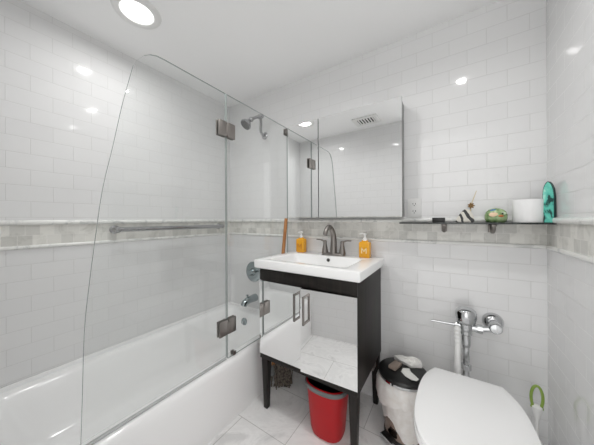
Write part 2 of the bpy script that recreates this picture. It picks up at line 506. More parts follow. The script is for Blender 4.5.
tube(bm, [(-1.256, YB - 0.105, 1.962), (-1.273, YB - 0.14, 1.945), (-1.288, YB - 0.168, 1.926)], [0.012, 0.0115, 0.012])
ball(bm, (-1.290, YB - 0.172, 1.922), 0.020, 0.020, 0.020)
obj('swivel_joint', bm, 'satin', t)
hd = Vector((-0.18, -0.62, -0.72)).normalized(); hc = Vector((-1.292, YB - 0.176, 1.918))
bm = B(); lathe(bm, [(0.012, 0.0), (0.014, 0.02), (0.026, 0.034), (0.040, 0.052), (0.045, 0.066), (0.043, 0.072)], hc, hd, 32)
h_ = obj('spray_head', bm, 'satin', t)
bm = B(); lathe(bm, [(0.039, 0.0715), (0.039, 0.0735), (0.030, 0.0745), (0.0, 0.0750)], hc, hd, 32)
obj('spray_face', bm, 'nozzle', h_, label='dark grey nozzle face')

vx_, vz_ = -1.437, 0.676
t = thing('shower_valve', 'round chrome shower control plate on the tiled end wall above the spout', 'shower valve', (vx_, YB, vz_))
bm = B(); lathe(bm, [(0.088, 0.0), (0.088, 0.004), (0.080, 0.010), (0.060, 0.014), (0.034, 0.016), (0.032, 0.024), (0.028, 0.030), (0.0, 0.031)], (vx_, YB, vz_), (0, -1, 0), 48)
e_ = obj('escutcheon', bm, 'dimchrome', t)
bm = B(); lathe(bm, [(0.024, 0.028), (0.026, 0.05), (0.022, 0.066), (0.0, 0.070)], (vx_, YB, vz_), (0, -1, 0), 24)
tube(bm, [(vx_, YB - 0.055, vz_), (vx_ + 0.03, YB - 0.06, vz_ + 0.004), (vx_ + 0.075, YB - 0.064, vz_ + 0.01)], [0.010, 0.009, 0.007])
obj('lever', bm, 'dimchrome', t)

sx, sz = -1.415, 0.455
t = thing('tub_spout', 'stubby chrome tub spout on the end wall over the bathtub', 'spout', (sx, YB, sz))
bm = B()
tube(bm, smooth_path([(sx, YB - 0.0005, sz), (sx, YB - 0.03, sz), (sx, YB - 0.09, sz - 0.001), (sx, YB - 0.130, sz - 0.014), (sx, YB - 0.142, sz - 0.035)], 6), [0.032] * 7 + [0.030] * 6 + [0.028] * 5 + [0.026] * 6 + [0.021], 24)
obj('spout_body', bm, 'dimchrome', t)
bm = B(); lathe(bm, [(0.007, 0.0), (0.007, 0.014), (0.011, 0.017), (0.011, 0.024), (0.0, 0.027)], (sx, YB - 0.10, sz + 0.024), (0, 0, 1), 16)
obj('diverter_knob', bm, 'dimchrome', t)

# ------------------------------------------------------------------ glass tub screen
GX = -1.06; GT = 0.004
GS = 1.06 / 1.073
def g(y, z): return (y * GS, CAMH + (z - CAMH) * GS)
HY = 0.897 * GS                     # the hinge line
t = thing('shower_screen', 'frameless clear glass tub screen with a curved hinged panel and brown-grey hinges', 'shower screen', (GX, HY, TZ))
ztop = g(0, 1.862)[1]
zf = lambda a, b, tt: (GX + tt, a, b)
edge = [g(*p) for p in [(0.262, 0.36), (0.266, 0.50), (0.273, 0.75), (0.286, 0.902), (0.305, 1.08), (0.326, 1.252), (0.358, 1.42), (0.391, 1.60), (0.428, 1.768)]]
edge = [(p.x, p.y) for p in smooth_path([(a, b, 0) for a, b in edge], 4)]
cor = [(0.437, 1.790), (0.463, 1.823), (0.486, 1.840), (0.512, 1.850), (0.545, 1.8525)]
poly = [(HY - 0.004, TZ + 0.012), (HY - 0.004, ztop)] + [(a, min(b, ztop)) for a, b in cor[::-1]] + edge[::-1] + [(0.262 * GS, TZ + 0.012)]
bm = B(); prism(bm, poly, zf, -GT, GT, 0, 1)
dp = obj('glass_door', bm, ['glass', 'edge'], t, smooth=None, label='wide curved-edge hinged glass panel')
bm = B(); prism(bm, [(HY + 0.004, TZ + 0.002), (YB - 0.012, TZ + 0.002), (YB - 0.012, ztop), (HY + 0.004, ztop)], zf, -GT, GT, 0, 1)
obj('fixed_panel', bm, ['glass', 'edge'], t, smooth=None, label='narrow fixed glass panel meeting the tiled wall')
bm = B(); bx(bm, GX - 0.005, GX + 0.005, 0.265 * GS, HY - 0.006, TZ + 0.002, TZ + 0.013, 0.002)
obj('bottom_seal', bm, 'seal', t)
for zc in (1.654, 0.520):
    zc = g(0, zc)[1]
    bm = B()
    for s in (-1, 1):
        x0, x1 = (GX + GT, GX + GT + 0.010) if s > 0 else (GX - GT - 0.010, GX - GT)
        bx(bm, x0, x1, HY - 0.058, HY - 0.002, zc - 0.043, zc + 0.043, 0.002)
        bx(bm, x0, x1, HY + 0.002, HY + 0.058, zc - 0.043, zc + 0.043, 0.002)
    tube(bm, [(GX + 0.010, HY, zc - 0.03), (GX + 0.010, HY, zc + 0.03)], 0.007)
    obj('hinge', bm, 'nickel', t)
for (cy, cz, h) in ((YB - 0.022, ztop - 0.035, 0.022), (0.945 * GS, TZ + 0.016, 0.011)):
    bm = B()
    for s in (-1, 1):
        x0, x1 = (GX + GT, GX + GT + 0.010) if s > 0 else (GX - GT - 0.010, GX - GT)
        bx(bm, x0, x1, cy - h * 0.93, cy + h * 0.93, cz - h, cz + h, 0.002)
    obj('glass_clamp', bm, 'nickel', t)

# ------------------------------------------------------------------ towel bar on the left wall
by0, by1, bz = 0.585, 1.365, 1.078
t = thing('towel_bar', 'long chrome towel bar on the mosaic band above the tub', 'towel bar', (XL, (by0 + by1) / 2, bz))
bm = B(); tube(bm, [(XL + 0.055, by0 - 0.012, bz), (XL + 0.055, by1 + 0.012, bz)], 0.015, 20)
obj('bar', bm, 'satin', t)
for y in (by0, by1):
    bm = B()
    lathe(bm, [(0.026, 0.0), (0.026, 0.006), (0.018, 0.012), (0.012, 0.02), (0.012, 0.042), (0.017, 0.047), (0.019, 0.058), (0.014, 0.07), (0.0, 0.072)], (XL, y, bz), (1, 0, 0), 24)
    obj('post', bm, 'satin', t)

# ------------------------------------------------------------------ medicine cabinet
CX0, CX1, CZ0, CZ1, CY = -0.976, -0.210, 1.146, 1.812, 1.380
CS = -0.727
t = thing('medicine_cabinet', 'frameless two-door mirrored medicine cabinet on the wall above the sink', 'cabinet', ((CX0 + CX1) / 2, YB, CZ0))
bm = B(); bx(bm, CX0 + 0.006, CX1 - 0.006, CY + 0.012, YB - 0.0005, CZ0 + 0.004, CZ1 - 0.004, 0.001)
obj('body', bm, 'cabinetgrey', t)
def mirror_door(x0, x1, y, z0, z1, bev, parent, name, th=0.010, drop=0.0025, label=None, backmat='nickel'):
    """Mirror slab with a bevelled border on its front face."""
    bm = B()
    yb = y + th; yf = y; ym = y + drop
    o = [(x0, z0), (x1, z0), (x1, z1), (x0, z1)]; i = [(x0 + bev, z0 + bev), (x1 - bev, z0 + bev), (x1 - bev, z1 - bev), (x0 + bev, z1 - bev)]
    V = lambda pts, yy: [bm.verts.new((a, yy, b)) for a, b in pts]
    bk, om, im = V(o, yb), V(o, ym), V(i, yf)
    bm.faces.new(im); bm.faces.new(bk[::-1]).material_index = 1
    for k in range(4):
        j = (k + 1) % 4
        bm.faces.new((om[k], om[j], im[j], im[k]))
        bm.faces.new((bk[k], bk[j], om[j], om[k])).material_index = 1
    return obj(name, bm, ['mirror', backmat], parent, smooth=None, label=label)
mirror_door(CX0, CS - 0.0028, CY, CZ0, CZ1, 0.006, t, 'mirror_door', drop=0.00015, backmat='greyband', label='narrow mirrored door')
mirror_door(CS + 0.0028, CX1, CY, CZ0, CZ1, 0.006, t, 'mirror_door', drop=0.00015, backmat='greyband', label='wide mirrored door')

# ------------------------------------------------------------------ vanity cabinet
VX0, VX1, VY0, VY1 = -0.950, -0.352, 1.045, 1.492
t = thing('vanity_cabinet', 'espresso wood vanity cabinet on tapered legs with mirrored doors', 'vanity', ((VX0 + VX1) / 2, (VY0 + VY1) / 2, 0))
bm = B()
yc = VY0 + 0.012
bx(bm, VX0, VX0 + 0.018, yc, VY1, 0.312, 0.8465, 0.001)
bx(bm, VX1 - 0.018, VX1, yc, VY1, 0.312, 0.8465, 0.001)
bx(bm, VX0 + 0.018, VX1 - 0.018, VY1 - 0.012, VY1, 0.312, 0.8465)
bx(bm, VX0 + 0.018, VX1 - 0.018, yc, VY1 - 0.012, 0.312, 0.332)
obj('carcass', bm, 'wood', t)
bm = B(); bx(bm, VX0, VX1, VY0, yc, 0.776, 0.8465, 0.001)
obj('apron', bm, 'wood', t)
bm = B(); bx(bm, VX0, VX1, VY0 - 0.001, yc, 0.308, 0.334, 0.001)
obj('bottom_rail', bm, 'wood', t)
xm = (VX0 + VX1) / 2 - 0.002
for (x0, x1, hx, lb) in ((VX0, xm - 0.0015, xm - 0.026, 'mirrored door on the tub side'), (xm + 0.0015, VX1, xm + 0.036, 'mirrored door on the toilet side')):
    d = mirror_door(x0, x1, VY0 - 0.004, 0.338, 0.772, 0.004, t, 'door', th=0.014, drop=0.0001, label=lb, backmat='wood')
    bm = B()
    yh = VY0 - 0.034
    for zz in (0.604, 0.738):
        bx(bm, hx - 0.005, hx + 0.005, yh, VY0 - 0.004, zz - 0.005, zz + 0.005, 0.001)
    bx(bm, hx - 0.0055, hx + 0.0055, yh - 0.006, yh + 0.003, 0.598, 0.744, 0.0015)
    obj('handle', bm, 'nickel', d)
    if x1 == VX1:      # this door stands a little ajar on its right-hand hinges
        dv = d.parent.location
        pv = Vector((VX1 - dv.x, VY0 + 0.01 - dv.y, 0))
        d.matrix_local = Matrix.Translation(pv) @ Matrix.Rotation(R(3.2), 4, 'Z') @ Matrix.Translation(-pv)
for (lx, ly) in ((VX0 + 0.026, VY0 + 0.028), (VX1 - 0.026, VY0 + 0.028), (VX0 + 0.026, VY1 - 0.03), (VX1 - 0.026, VY1 - 0.03)):
    bm = B()
    loft(bm, [rrect(lx - a, lx + a, ly - a, ly + a, a * 0.35, z, 4) for z, a in ((0.0, 0.0125), (0.004, 0.0145), (0.312, 0.0235))])
    obj('leg', bm, 'wood', t)
bm = B(); bx(bm, VX1 - 0.024, VX1 - 0.006, VY1 - 0.16, VY1 - 0.10, 0.27, 0.312, 0.003)
obj('corner_bracket', bm, 'nickel', t, label='small metal bracket under the side panel')

# ------------------------------------------------------------------ sink
SX0, SX1, SY0, SY1, SZ0, SZ1 = -0.978, -0.329, 1.020, 1.488, 0.848, 0.896
t = thing('sink', 'white ceramic rectangular vanity-top sink with a wide rim', 'sink', ((SX0 + SX1) / 2, (SY0 + SY1) / 2, SZ0))
bm = B()
def sr(i, r, z): return rrect(SX0 + i, SX1 - i, SY0 + i, SY1 - i, r, z, 6)
bi = (-0.915, -0.425, 1.085, 1.375)
def br(i, r, z): return rrect(bi[0] + i, bi[1] - i, bi[2] + i, bi[3] - i * 0.5, r, z, 6)
loft(bm, [sr(0.006, 0.006, SZ0), sr(0.0015, 0.008, SZ0 + 0.004), sr(0, 0.008, SZ1 - 0.006), sr(0.0015, 0.008, SZ1 - 0.0015), sr(0.006, 0.008, SZ1),
          br(-0.004, 0.028, SZ1), br(0.002, 0.028, SZ1 - 0.003), br(0.012, 0.035, SZ1 - 0.04), br(0.030, 0.05, SZ1 - 0.085), br(0.075, 0.06, SZ1 - 0.102), br(0.12, 0.03, SZ1 - 0.106)], cap0=False)
obj('basin', bm, 'ceramic', t, smooth=35)
bm = B(); lathe(bm, [(0.012, 0.0), (0.012, 0.003), (0.009, 0.004), (0.009, 0.001), (0.0, 0.001)], (-0.652, 1.372, SZ1 - 0.026), (0, -1, 0.15), 24)
o_ = obj('overflow_ring', bm, 'nickel', t)
bm = B(); lathe(bm, [(0.0085, 0.001), (0.0085, 0.0025), (0.0, 0.0026)], (-0.652, 1.372, SZ1 - 0.026), (0, -1, 0.15), 24)
obj('overflow_hole', bm, 'slot', o_)
bm = B(); lathe(bm, [(0.028, 0.0), (0.028, 0.003), (0.020, 0.004), (0.0, 0.003)], (-0.66, 1.26, SZ1 - 0.106), (0, 0, 1), 24)
obj('drain', bm, 'nickel', t)

# ------------------------------------------------------------------ faucet
fx, fy, fz = -0.640, 1.425, SZ1
t = thing('faucet', 'brushed nickel two-handle arched faucet at the back of the sink', 'faucet', (fx, fy, fz))
bm = B(); loft(bm, [rrect(fx - a, fx + a, fy - b, fy + b, b * 0.98, fz + z, 8) for a, b, z in ((0.082, 0.027, 0.0), (0.082, 0.027, 0.006), (0.076, 0.022, 0.014), (0.070, 0.017, 0.017))])
obj('base_plate', bm, 'nickel', t)
bm = B()
pth = smooth_path([(fx, fy, fz + 0.012), (fx, fy + 0.004, fz + 0.07), (fx, fy - 0.002, fz + 0.135), (fx - 0.002, fy - 0.028, fz + 0.178), (fx - 0.005, fy - 0.062, fz + 0.190), (fx - 0.008, fy - 0.092, fz + 0.168), (fx - 0.010, fy - 0.104, fz + 0.140)], 6)
n_ = len(pth)
tube(bm, pth, [0.024 - 0.010 * min(1, k / (n_ * 0.55)) for k in range(n_)], 20)
obj('spout', bm, 'nickel', t)
for s in (-1, 1):
    hx = fx + s * 0.062
    bm = B()
    lathe(bm, [(0.023, 0.012), (0.020, 0.03), (0.013, 0.065), (0.011, 0.078), (0.013, 0.086), (0.010, 0.096), (0.0, 0.099)], (hx, fy, fz), (0, 0, 1), 24)
    tube(bm, smooth_path([(hx, fy, fz + 0.088), (hx + s * 0.03, fy - 0.002, fz + 0.099), (hx + s * 0.062, fy - 0.004, fz + 0.101)], 5), [0.008] * 5 + [0.0065] * 5 + [0.0055], 14, 0.7)
    obj('handle', bm, 'nickel', t)

# ------------------------------------------------------------------ soap bottles
def soap(x, y, label, pump_dir, lettermat):
    t = thing('soap_bottle', label, 'soap bottle', (x, y, SZ1), 'orange soap bottles on the sink')
    bm = B()
    hw, hd, h = 0.033, 0.024, 0.098
    loft(bm, [rrect(x - hw + i, x + hw - i, y - hd + i, y + hd - i, r, SZ1 + z, 5) for i, r, z in
              ((0.003, 0.006, 0.0), (0, 0.007, 0.004), (0, 0.007, h - 0.008), (0.003, 0.007, h - 0.002), (0.012, 0.010, h + 0.002), (0.016, 0.0078, h + 0.010))])
    b_ = obj('bottle_body', bm, 'orange', t)
    bm = B()
    for k, (p, q, wd) in enumerate((((-0.014, 0.0), (-0.014, 0.030), 0.006), ((0.014, 0.0), (0.014, 0.030), 0.006), ((-0.014, 0.030), (0.0, 0.010), 0.006), ((0.014, 0.030), (0.0, 0.010), 0.006))):
        a, b = Vector((p[0], p[1])), Vector((q[0], q[1])); d = (b - a).normalized() * 0.003; nn = Vector((-d.y, d.x))
        poly = [tuple(a - d + nn), tuple(b + d + nn), tuple(b + d - nn), tuple(a - d - nn)]
        prism(bm, poly, lambda u, v, w_: (x + u, y - hd - w_, SZ1 + 0.030 + v), -0.001, 0.0006)
    obj('letter_mark', bm, lettermat, b_, smooth=None, label='letter M on the bottle front')
    bm = B()
    lathe(bm, [(0.013, 0.104), (0.013, 0.120), (0.010, 0.122), (0.005, 0.124), (0.005, 0.140)], (x, y, SZ1), n=20)
    obj('collar', bm, 'white', t)
    bm = B()
    lathe(bm, [(0.010, 0.139), (0.012, 0.143), (0.012, 0.151), (0.008, 0.155), (0.0, 0.156)], (x, y, SZ1), n=20)
    tube(bm, [(x, y, SZ1 + 0.148), (x + pump_dir[0] * 0.02, y + pump_dir[1] * 0.02, SZ1 + 0.149), (x + pump_dir[0] * 0.036, y + pump_dir[1] * 0.036, SZ1 + 0.144)], [0.006, 0.005, 0.004], 12)
    obj('pump_head', bm, 'white', t)
soap(-0.905, 1.445, 'orange soap bottle on the sink rim beside the wooden mop handle', (-0.1, -1.0), 'rust')
soap(-0.435, 1.445, 'orange soap bottle with a white pump on the sink rim nearest the toilet', (-0.9, -0.3), 'cream')

# ------------------------------------------------------------------ mop in the gap by the tub
t = thing('mop', 'string mop with a tan wooden handle standing between tub and vanity', 'mop', (-0.998, 1.20, 0))
bm = B(); tube(bm, [(-0.999, 1.220, 0.10), (-0.999, 1.303, 0.62), (-0.999, 1.386, 1.142)], 0.0125, 16)
obj('handle', bm, 'tanwood', t)
bm = B(); lathe(bm, [(0.016, 0.0), (0.020, 0.01), (0.020, 0.04), (0.015, 0.06), (0.013, 0.065)], (-0.999, 1.217, 0.085), (0, 0.16, 1), 16)
obj('socket', bm, 'greyband', t)
rnd = random.Random(3)
bm = B()
for k in range(90):
    u_ = rnd.random(); side = rnd.uniform(-0.008, 0.008)
    p0 = Vector((-0.996 + 0.078 * u_ + side, 1.224 + 0.075 * u_ - side, 0.155 + rnd.uniform(-0.006, 0.006)))
    p1 = p0 + Vector((rnd.uniform(-0.012, 0.022), rnd.uniform(-0.014, 0.016), 0))
    tube(bm, smooth_path([p0, (p1.x, p1.y, 0.10), (p1.x + rnd.uniform(-0.005, 0.005), p1.y, 0.05), (p1.x + rnd.uniform(-0.008, 0.010), p1.y + rnd.uniform(-0.010, 0.008), 0.006)], 3), 0.0042, 6)
bx(bm, -1.004, -0.912, 1.247, 1.271, 0.145, 0.168, 0.006)
m_ = obj('mop_strings', bm, 'mop', t); m_['kind'] = 'stuff'

# ------------------------------------------------------------------ red wastebasket
rx, ry = -0.546, 1.132
t = thing('wastebasket', 'red plastic wastebasket with a grey rim under the vanity', 'wastebasket', (rx, ry, 0))
def oval(a, b, z, n=48, e=2.5):
    out = []
    for k in range(n):
        th = 2 * math.pi * k / n; c, s = math.cos(th), math.sin(th)
        out.append(Vector((rx + a * math.copysign(abs(c) ** (2 / e), c), ry + b * math.copysign(abs(s) ** (2 / e), s), z)))
    return out
bm = B()
loft(bm, [oval(0.072, 0.060, 0.0), oval(0.084, 0.070, 0.006), oval(0.091, 0.076, 0.03), oval(0.111, 0.094, 0.262), oval(0.113, 0.096, 0.275), oval(0.106, 0.090, 0.276), oval(0.088, 0.072, 0.03), oval(0.07, 0.055, 0.012)])
obj('bucket', bm, 'red', t)
bm = B(); loft(bm, [oval(0.1055, 0.0895, 0.268), oval(0.1045, 0.0885, 0.262), oval(0.090, 0.074, 0.06), oval(0.06, 0.05, 0.05)], False, True)  # black shell added to darken the inside, as shade would
obj('inner_shade', bm, 'black', t, label='black inner shell standing in for the shade inside the basket')
bm = B()
loft(bm, [oval(0.1125, 0.0955, 0.250), oval(0.119, 0.101, 0.252), oval(0.121, 0.103, 0.262), oval(0.119, 0.101, 0.272), oval(0.114, 0.097, 0.273)], False, False)
obj('rim_band', bm, 'greyband', t)

# ------------------------------------------------------------------ step bin with white bag
bx0, by0_ = -0.202, 1.332
t = thing('step_bin', 'round steel step bin with a black lid, wrapped in a white bag, beside the toilet', 'step bin', (bx0, by0_, 0))
bm = B(); lathe(bm, [(0.092, 0.012), (0.106, 0.30), (0.100, 0.30), (0.086, 0.02)], (bx0, by0_, 0), n=48)
obj('body', bm, 'steel', t)
bm = B(); lathe(bm, [(0.093, 0.0), (0.097, 0.002), (0.097, 0.016), (0.092, 0.022)], (bx0, by0_, 0), n=48)
obj('base_ring', bm, 'black', t)
rnd = random.Random(11)
bm = B()
NB = 72
ph = [rnd.uniform(0, 6.28) for _ in range(8)]
def wr(th, z):
    return 0.0016 * math.sin(11 * th + ph[0] + 30 * z) + 0.0014 * math.sin(17 * th + ph[1] - 45 * z) + 0.0012 * math.sin(23 * th + ph[2] + 70 * z)
pd_ang = math.atan2(-0.085, -0.050)
rings = []
prof = [(0.1085, 0.302), (0.118, 0.304), (0.127, 0.296), (0.134, 0.262), (0.136, 0.225), (0.133, 0.210), (0.112, 0.2095), (0.106, 0.18), (0.103, 0.12), (0.100, 0.07), (0.099, None)]
for r, z in prof:
    ring = []
    for k in range(NB):
        th = 2 * math.pi * k / NB
        d = abs((th - pd_ang + math.pi) % (2 * math.pi) - math.pi)
        zl = 0.030 + 0.012 * math.sin(3 * th + ph[3]) + 0.085 * math.exp(-(d / 0.55) ** 2) + 0.05 * math.exp(-((d - 0.75) / 0.2) ** 2) * (1 if ((th - pd_ang) % (2 * math.pi)) > math.pi else 0)
        zz = zl if z is None else max(z, zl + 0.002 * (0.30 - z) + 0.001)
        if z is not None and 0.2 < z < 0.25: zz += 0.016 * math.sin(2 * th + ph[4]) + 0.006 * math.sin(5 * th + ph[5])
        rr = r + wr(th, zz) * (0.4 if z and z > 0.29 else 1.3) - max(0, r - 0.112) * 0.8 * max(0.0, math.cos(th))
        ring.append(Vector((bx0 + rr * math.cos(th), by0_ + rr * math.sin(th), zz)))
    rings.append(ring)
loft(bm, rings, False, False)
obj('bin_bag', bm, 'bag', t, smooth=38, label='white plastic bag pulled down over the bin')
bm = B(); lathe(bm, [(0.114, 0.3065), (0.121, 0.308), (0.122, 0.318), (0.120, 0.320)], (bx0, by0_, 0), n=56, cap0=True, cap1=True)
obj('lid_rim', bm, 'chrome', t)
bm = B(); lathe(bm, [(0.120, 0.3202), (0.123, 0.322), (0.121, 0.331), (0.109, 0.339), (0.065, 0.346), (0.0, 0.349)], (bx0, by0_, 0), n=56)
obj('lid', bm, 'black', t)
dirp = Vector((-0.050, -0.085, 0)).normalized(); sd = Vector((-dirp.y, dirp.x, 0))
bm = B()
pc = Vector((bx0, by0_, 0)) + dirp * 0.088
def pblock(a0, a1, b0, b1, z0, z1, bev):
    b2 = bmesh.new(); bx(b2, a0, a1, b0, b1, z0, z1, bev)
    mtx = Matrix(((sd.x, dirp.x, 0, pc.x), (sd.y, dirp.y, 0, pc.y), (0, 0, 1, 0), (0, 0, 0, 1)))
    merge(bm, b2, 0, mtx)
pblock(-0.034, 0.034, 0.006, 0.042, 0.024, 0.034, 0.004)
pblock(-0.012, 0.012, -0.004, 0.012, 0.022, 0.032, 0.001)
p_ = obj('pedal', bm, 'black', t)
bm = B(); pblock(-0.035, 0.035, 0.041, 0.045, 0.020, 0.033, 0.001)
obj('pedal_edge', bm, 'chrome', p_, label='bright metal strip along the pedal front')

# rubbish lying on the bin lid
def crumple(name, label, cx, cy, z, pts, h, seed, m):
    pts = [(a * 0.86, b * 0.86) for a, b in pts]
    rnd = random.Random(seed); bm = B()
    n = len(pts)
    rings = []
    for s, zz in ((0.96, 0.0), (1.0, 0.5 * h), (0.80, h), (0.52, h * 0.85), (0.30, h * 1.2)):
        rings.append([Vector((cx + a * s + rnd.uniform(-0.005, 0.005), cy + b * s + rnd.uniform(-0.005, 0.005), z + zz + (rnd.uniform(0, 0.55 * h) if zz else 0))) for a, b in pts])
    loft(bm, rings)
    return tag(obj(name, bm, m, smooth=25), label, 'rubbish')
def lidz(x, y):
    r = math.hypot(x - bx0, y - by0_)
    return 0.349 - 0.003 * (r / 0.07) if r < 0.07 else 0.346 - 0.007 * ((r - 0.07) / 0.048)
crumple('crumpled_paper', 'crumpled white paper at the wall side of the bin lid', bx0 + 0.022, by0_ + 0.052, 0.347,
        [(-0.09, 0.01), (-0.06, 0.035), (-0.02, 0.028), (0.02, 0.05), (0.055, 0.04), (0.075, 0.0), (0.05, -0.015), (0.02, -0.045), (-0.02, -0.03), (-0.05, -0.012)], 0.020, 4, 'paper')
crumple('torn_paper', 'flat torn piece of white paper at the front of the bin lid', bx0 + 0.036, by0_ - 0.042, 0.3485,
        [(-0.045, 0.04), (-0.01, 0.052), (0.01, 0.02), (0.035, 0.0), (0.05, -0.02), (0.042, -0.042), (0.015, -0.05), (-0.02, -0.035), (-0.045, 0.0)], 0.003, 6, 'paper')
bm = B()
b2 = bmesh.new(); bx(b2, -0.019, 0.019, -0.036, 0.036, 0, 0.016, 0.002)
merge(bm, b2, 0, Matrix.Translation((bx0 - 0.036, by0_ - 0.018, 0.349)) @ Matrix.Rotation(R(-18), 4, 'Z'))
tag(obj('card_packet', bm, 'packet'), 'small taupe card packet lying on the bin lid', 'packet')

# ------------------------------------------------------------------ toilet
tx = 0.068
t = thing('toilet', 'white floor-mounted toilet with its lid closed', 'toilet', (tx, 1.15, 0))
def egg(hw, yc, yfr, ybk, z, n=56, ef=2.1, eb=2.6):
    out = []
    for k in range(n):
        th = 2 * math.pi * k / n; c, s = math.cos(th), math.sin(th)
        e = ef if s < 0 else eb
        ly = (yc - yfr) if s < 0 else (ybk - yc)
        out.append(Vector((tx + hw * math.copysign(abs(c) ** (2 / e), c), yc + ly * math.copysign(abs(s) ** (2 / e), s), z)))
    return out
bm = B()
loft(bm, [egg(0.112, 1.20, 1.00, 1.45, 0.0), egg(0.112, 1.20, 1.00, 1.45, 0.02), egg(0.098, 1.20, 1.02, 1.45, 0.08), egg(0.100, 1.18, 1.00, 1.45, 0.16), egg(0.120, 1.10, 0.92, 1.46, 0.24, eb=1.8),
          egg(0.155, 1.06, 0.855, 1.465, 0.30, eb=1.8), egg(0.167, 1.05, 0.835, 1.46, 0.325, eb=1.8), egg(0.174, 1.04, 0.825, 1.40, 0.337, eb=1.7), egg(0.178, 1.04, 0.818, 1.345, 0.355, eb=1.7), egg(0.179, 1.04, 0.816, 1.335, 0.372, eb=1.7), egg(0.175, 1.04, 0.820, 1.33, 0.377, eb=1.7),
          egg(0.12, 1.04, 0.875, 1.24, 0.377), egg(0.11, 1.04, 0.885, 1.22, 0.36), egg(0.07, 1.06, 0.95, 1.16, 0.25)])
obj('bowl', bm, 'ceramic', t, smooth=45)
bm = B(); lathe(bm, [(0.032, 0.320), (0.032, 0.339), (0.024, 0.341)], (tx + 0.005, 1.42, 0), n=8)
obj('spud_nut', bm, 'chrome', t)
def lid_outline(grow):
    half = [(0.124, 1.302), (0.150, 1.252), (0.166, 1.200), (0.175, 1.140), (0.179, 1.08), (0.180, 1.02), (0.177, 0.965), (0.168, 0.915), (0.150, 0.868), (0.120, 0.833), (0.080, 0.812), (0.040, 0.803)]
    sm = [(p.x, p.y) for p in smooth_path([(a, b, 0) for a, b in half + [(0.0, 0.800)]], 4)]
    pts = [(tx + a, b) for a, b in sm] + [(tx - a, b) for a, b in sm[:-1][::-1]]
    cy = 1.05
    return [(tx + (a - tx) * (1 + grow / 0.18), cy + (b - cy) * (1 + grow / 0.25)) for a, b in pts]
def slab(z0, z1, g0, rnd_, crown=0.0):
    bm = B()
    rings = []
    for gg, z in ((g0 - rnd_, z0), (g0, z0 + rnd_ * 0.8), (g0, z1 - rnd_), (g0 - rnd_ * 0.3, z1 - rnd_ * 0.3), (g0 - rnd_, z1)):
        rings.append([Vector((a, b, z)) for a, b in lid_outline(gg)])
    if crown:
        for gg, z in ((g0 - 0.03, z1 + crown * 0.6), (g0 - 0.09, z1 + crown)):
            rings.append([Vector((a, b, z)) for a, b in lid_outline(gg)])
    loft(bm, rings)
    return bm
obj('seat', slab(0.380, 0.398, 0.002, 0.005), 'seat', t, smooth=35)
obj('lid', slab(0.401, 0.419, 0.0, 0.005, 0.003), 'seat', t, smooth=35)
for s in (-1, 1):
    bm = B(); tube(bm, [(tx + s * 0.075 - 0.02, 1.308, 0.389), (tx + s * 0.075 + 0.02, 1.308, 0.389)], 0.0095, 14)
    bx(bm, tx + s * 0.075 - 0.014, tx + s * 0.075 + 0.014, 1.298, 1.318, 0.376, 0.386, 0.002)
    obj('seat_hinge', bm, 'white', t)

# ------------------------------------------------------------------ flush valve
px_, py_ = 0.073, 1.42
t = thing('flush_valve', 'chrome exposed flush valve with pipe and lever on the wall behind the toilet', 'flush valve', (px_, py_, 0.335))
bm = B(); tube(bm, [(px_, py_, 0.342), (px_, py_, 0.56)], 0.0135, 20)
lathe(bm, [(0.026, 0.3415), (0.026, 0.346), (0.020, 0.352), (0.0135, 0.356)], (px_, py_, 0), n=24)
for zz in (0.40,):
    lathe(bm, [(0.0135, zz - 0.016), (0.021, zz - 0.013), (0.021, zz + 0.013), (0.0135, zz + 0.016)], (px_, py_, 0), n=6)
obj('flush_pipe', bm, 'chrome', t)
bm = B()
lathe(bm, [(0.016, 0.50), (0.020, 0.515), (0.020, 0.56), (0.025, 0.565), (0.025, 0.582), (0.028, 0.586), (0.029, 0.615), (0.040, 0.626), (0.042, 0.640)], (px_, py_, 0), n=32)
tube(bm, [(px_, py_, 0.600), (px_ + 0.050, py_, 0.600)], 0.017, 20)
tube(bm, [(px_ + 0.044, py_, 0.600), (px_ + 0.064, py_, 0.600)], 0.022, 8)
obj('valve_body', bm, 'chrome', t)
bm = B(); lathe(bm, [(0.042, 0.640), (0.044, 0.644), (0.044, 0.668), (0.041, 0.680), (0.030, 0.690), (0.014, 0.695), (0.0, 0.696)], (px_, py_, 0), n=32)
obj('cap', bm, 'chrome', t)
bm = B()
tube(bm, [(px_ - 0.018, py_, 0.600), (px_ - 0.040, py_, 0.600)], 0.018, 20)
tube(bm, [(px_ - 0.038, py_, 0.600), (px_ - 0.060, py_ - 0.002, 0.600), (px_ - 0.148, py_ - 0.010, 0.600)], [0.010, 0.0065, 0.0055], 14)
obj('lever', bm, 'chrome', t)
bm = B()
tube(bm, [(px_ + 0.058, py_, 0.602), (px_ + 0.110, py_, 0.614)], 0.0135, 20)
obj('supply_pipe', bm, 'chrome', t)
bm = B()
qx, qz = px_ + 0.112, 0.622
lathe(bm, [(0.018, 0.006), (0.019, 0.05), (0.024, 0.055), (0.026, 0.09), (0.024, 0.100), (0.020, 0.104), (0.0, 0.105)], (qx, YB, qz), (0, -1, 0), 28)
obj('stop_valve', bm, 'chrome', t)
bm = B(); lathe(bm, [(0.043, 0.0), (0.043, 0.006), (0.039, 0.018), (0.028, 0.030), (0.020, 0.034)], (qx, YB, qz), (0, -1, 0), 36)
obj('wall_flange', bm, 'chrome', t)

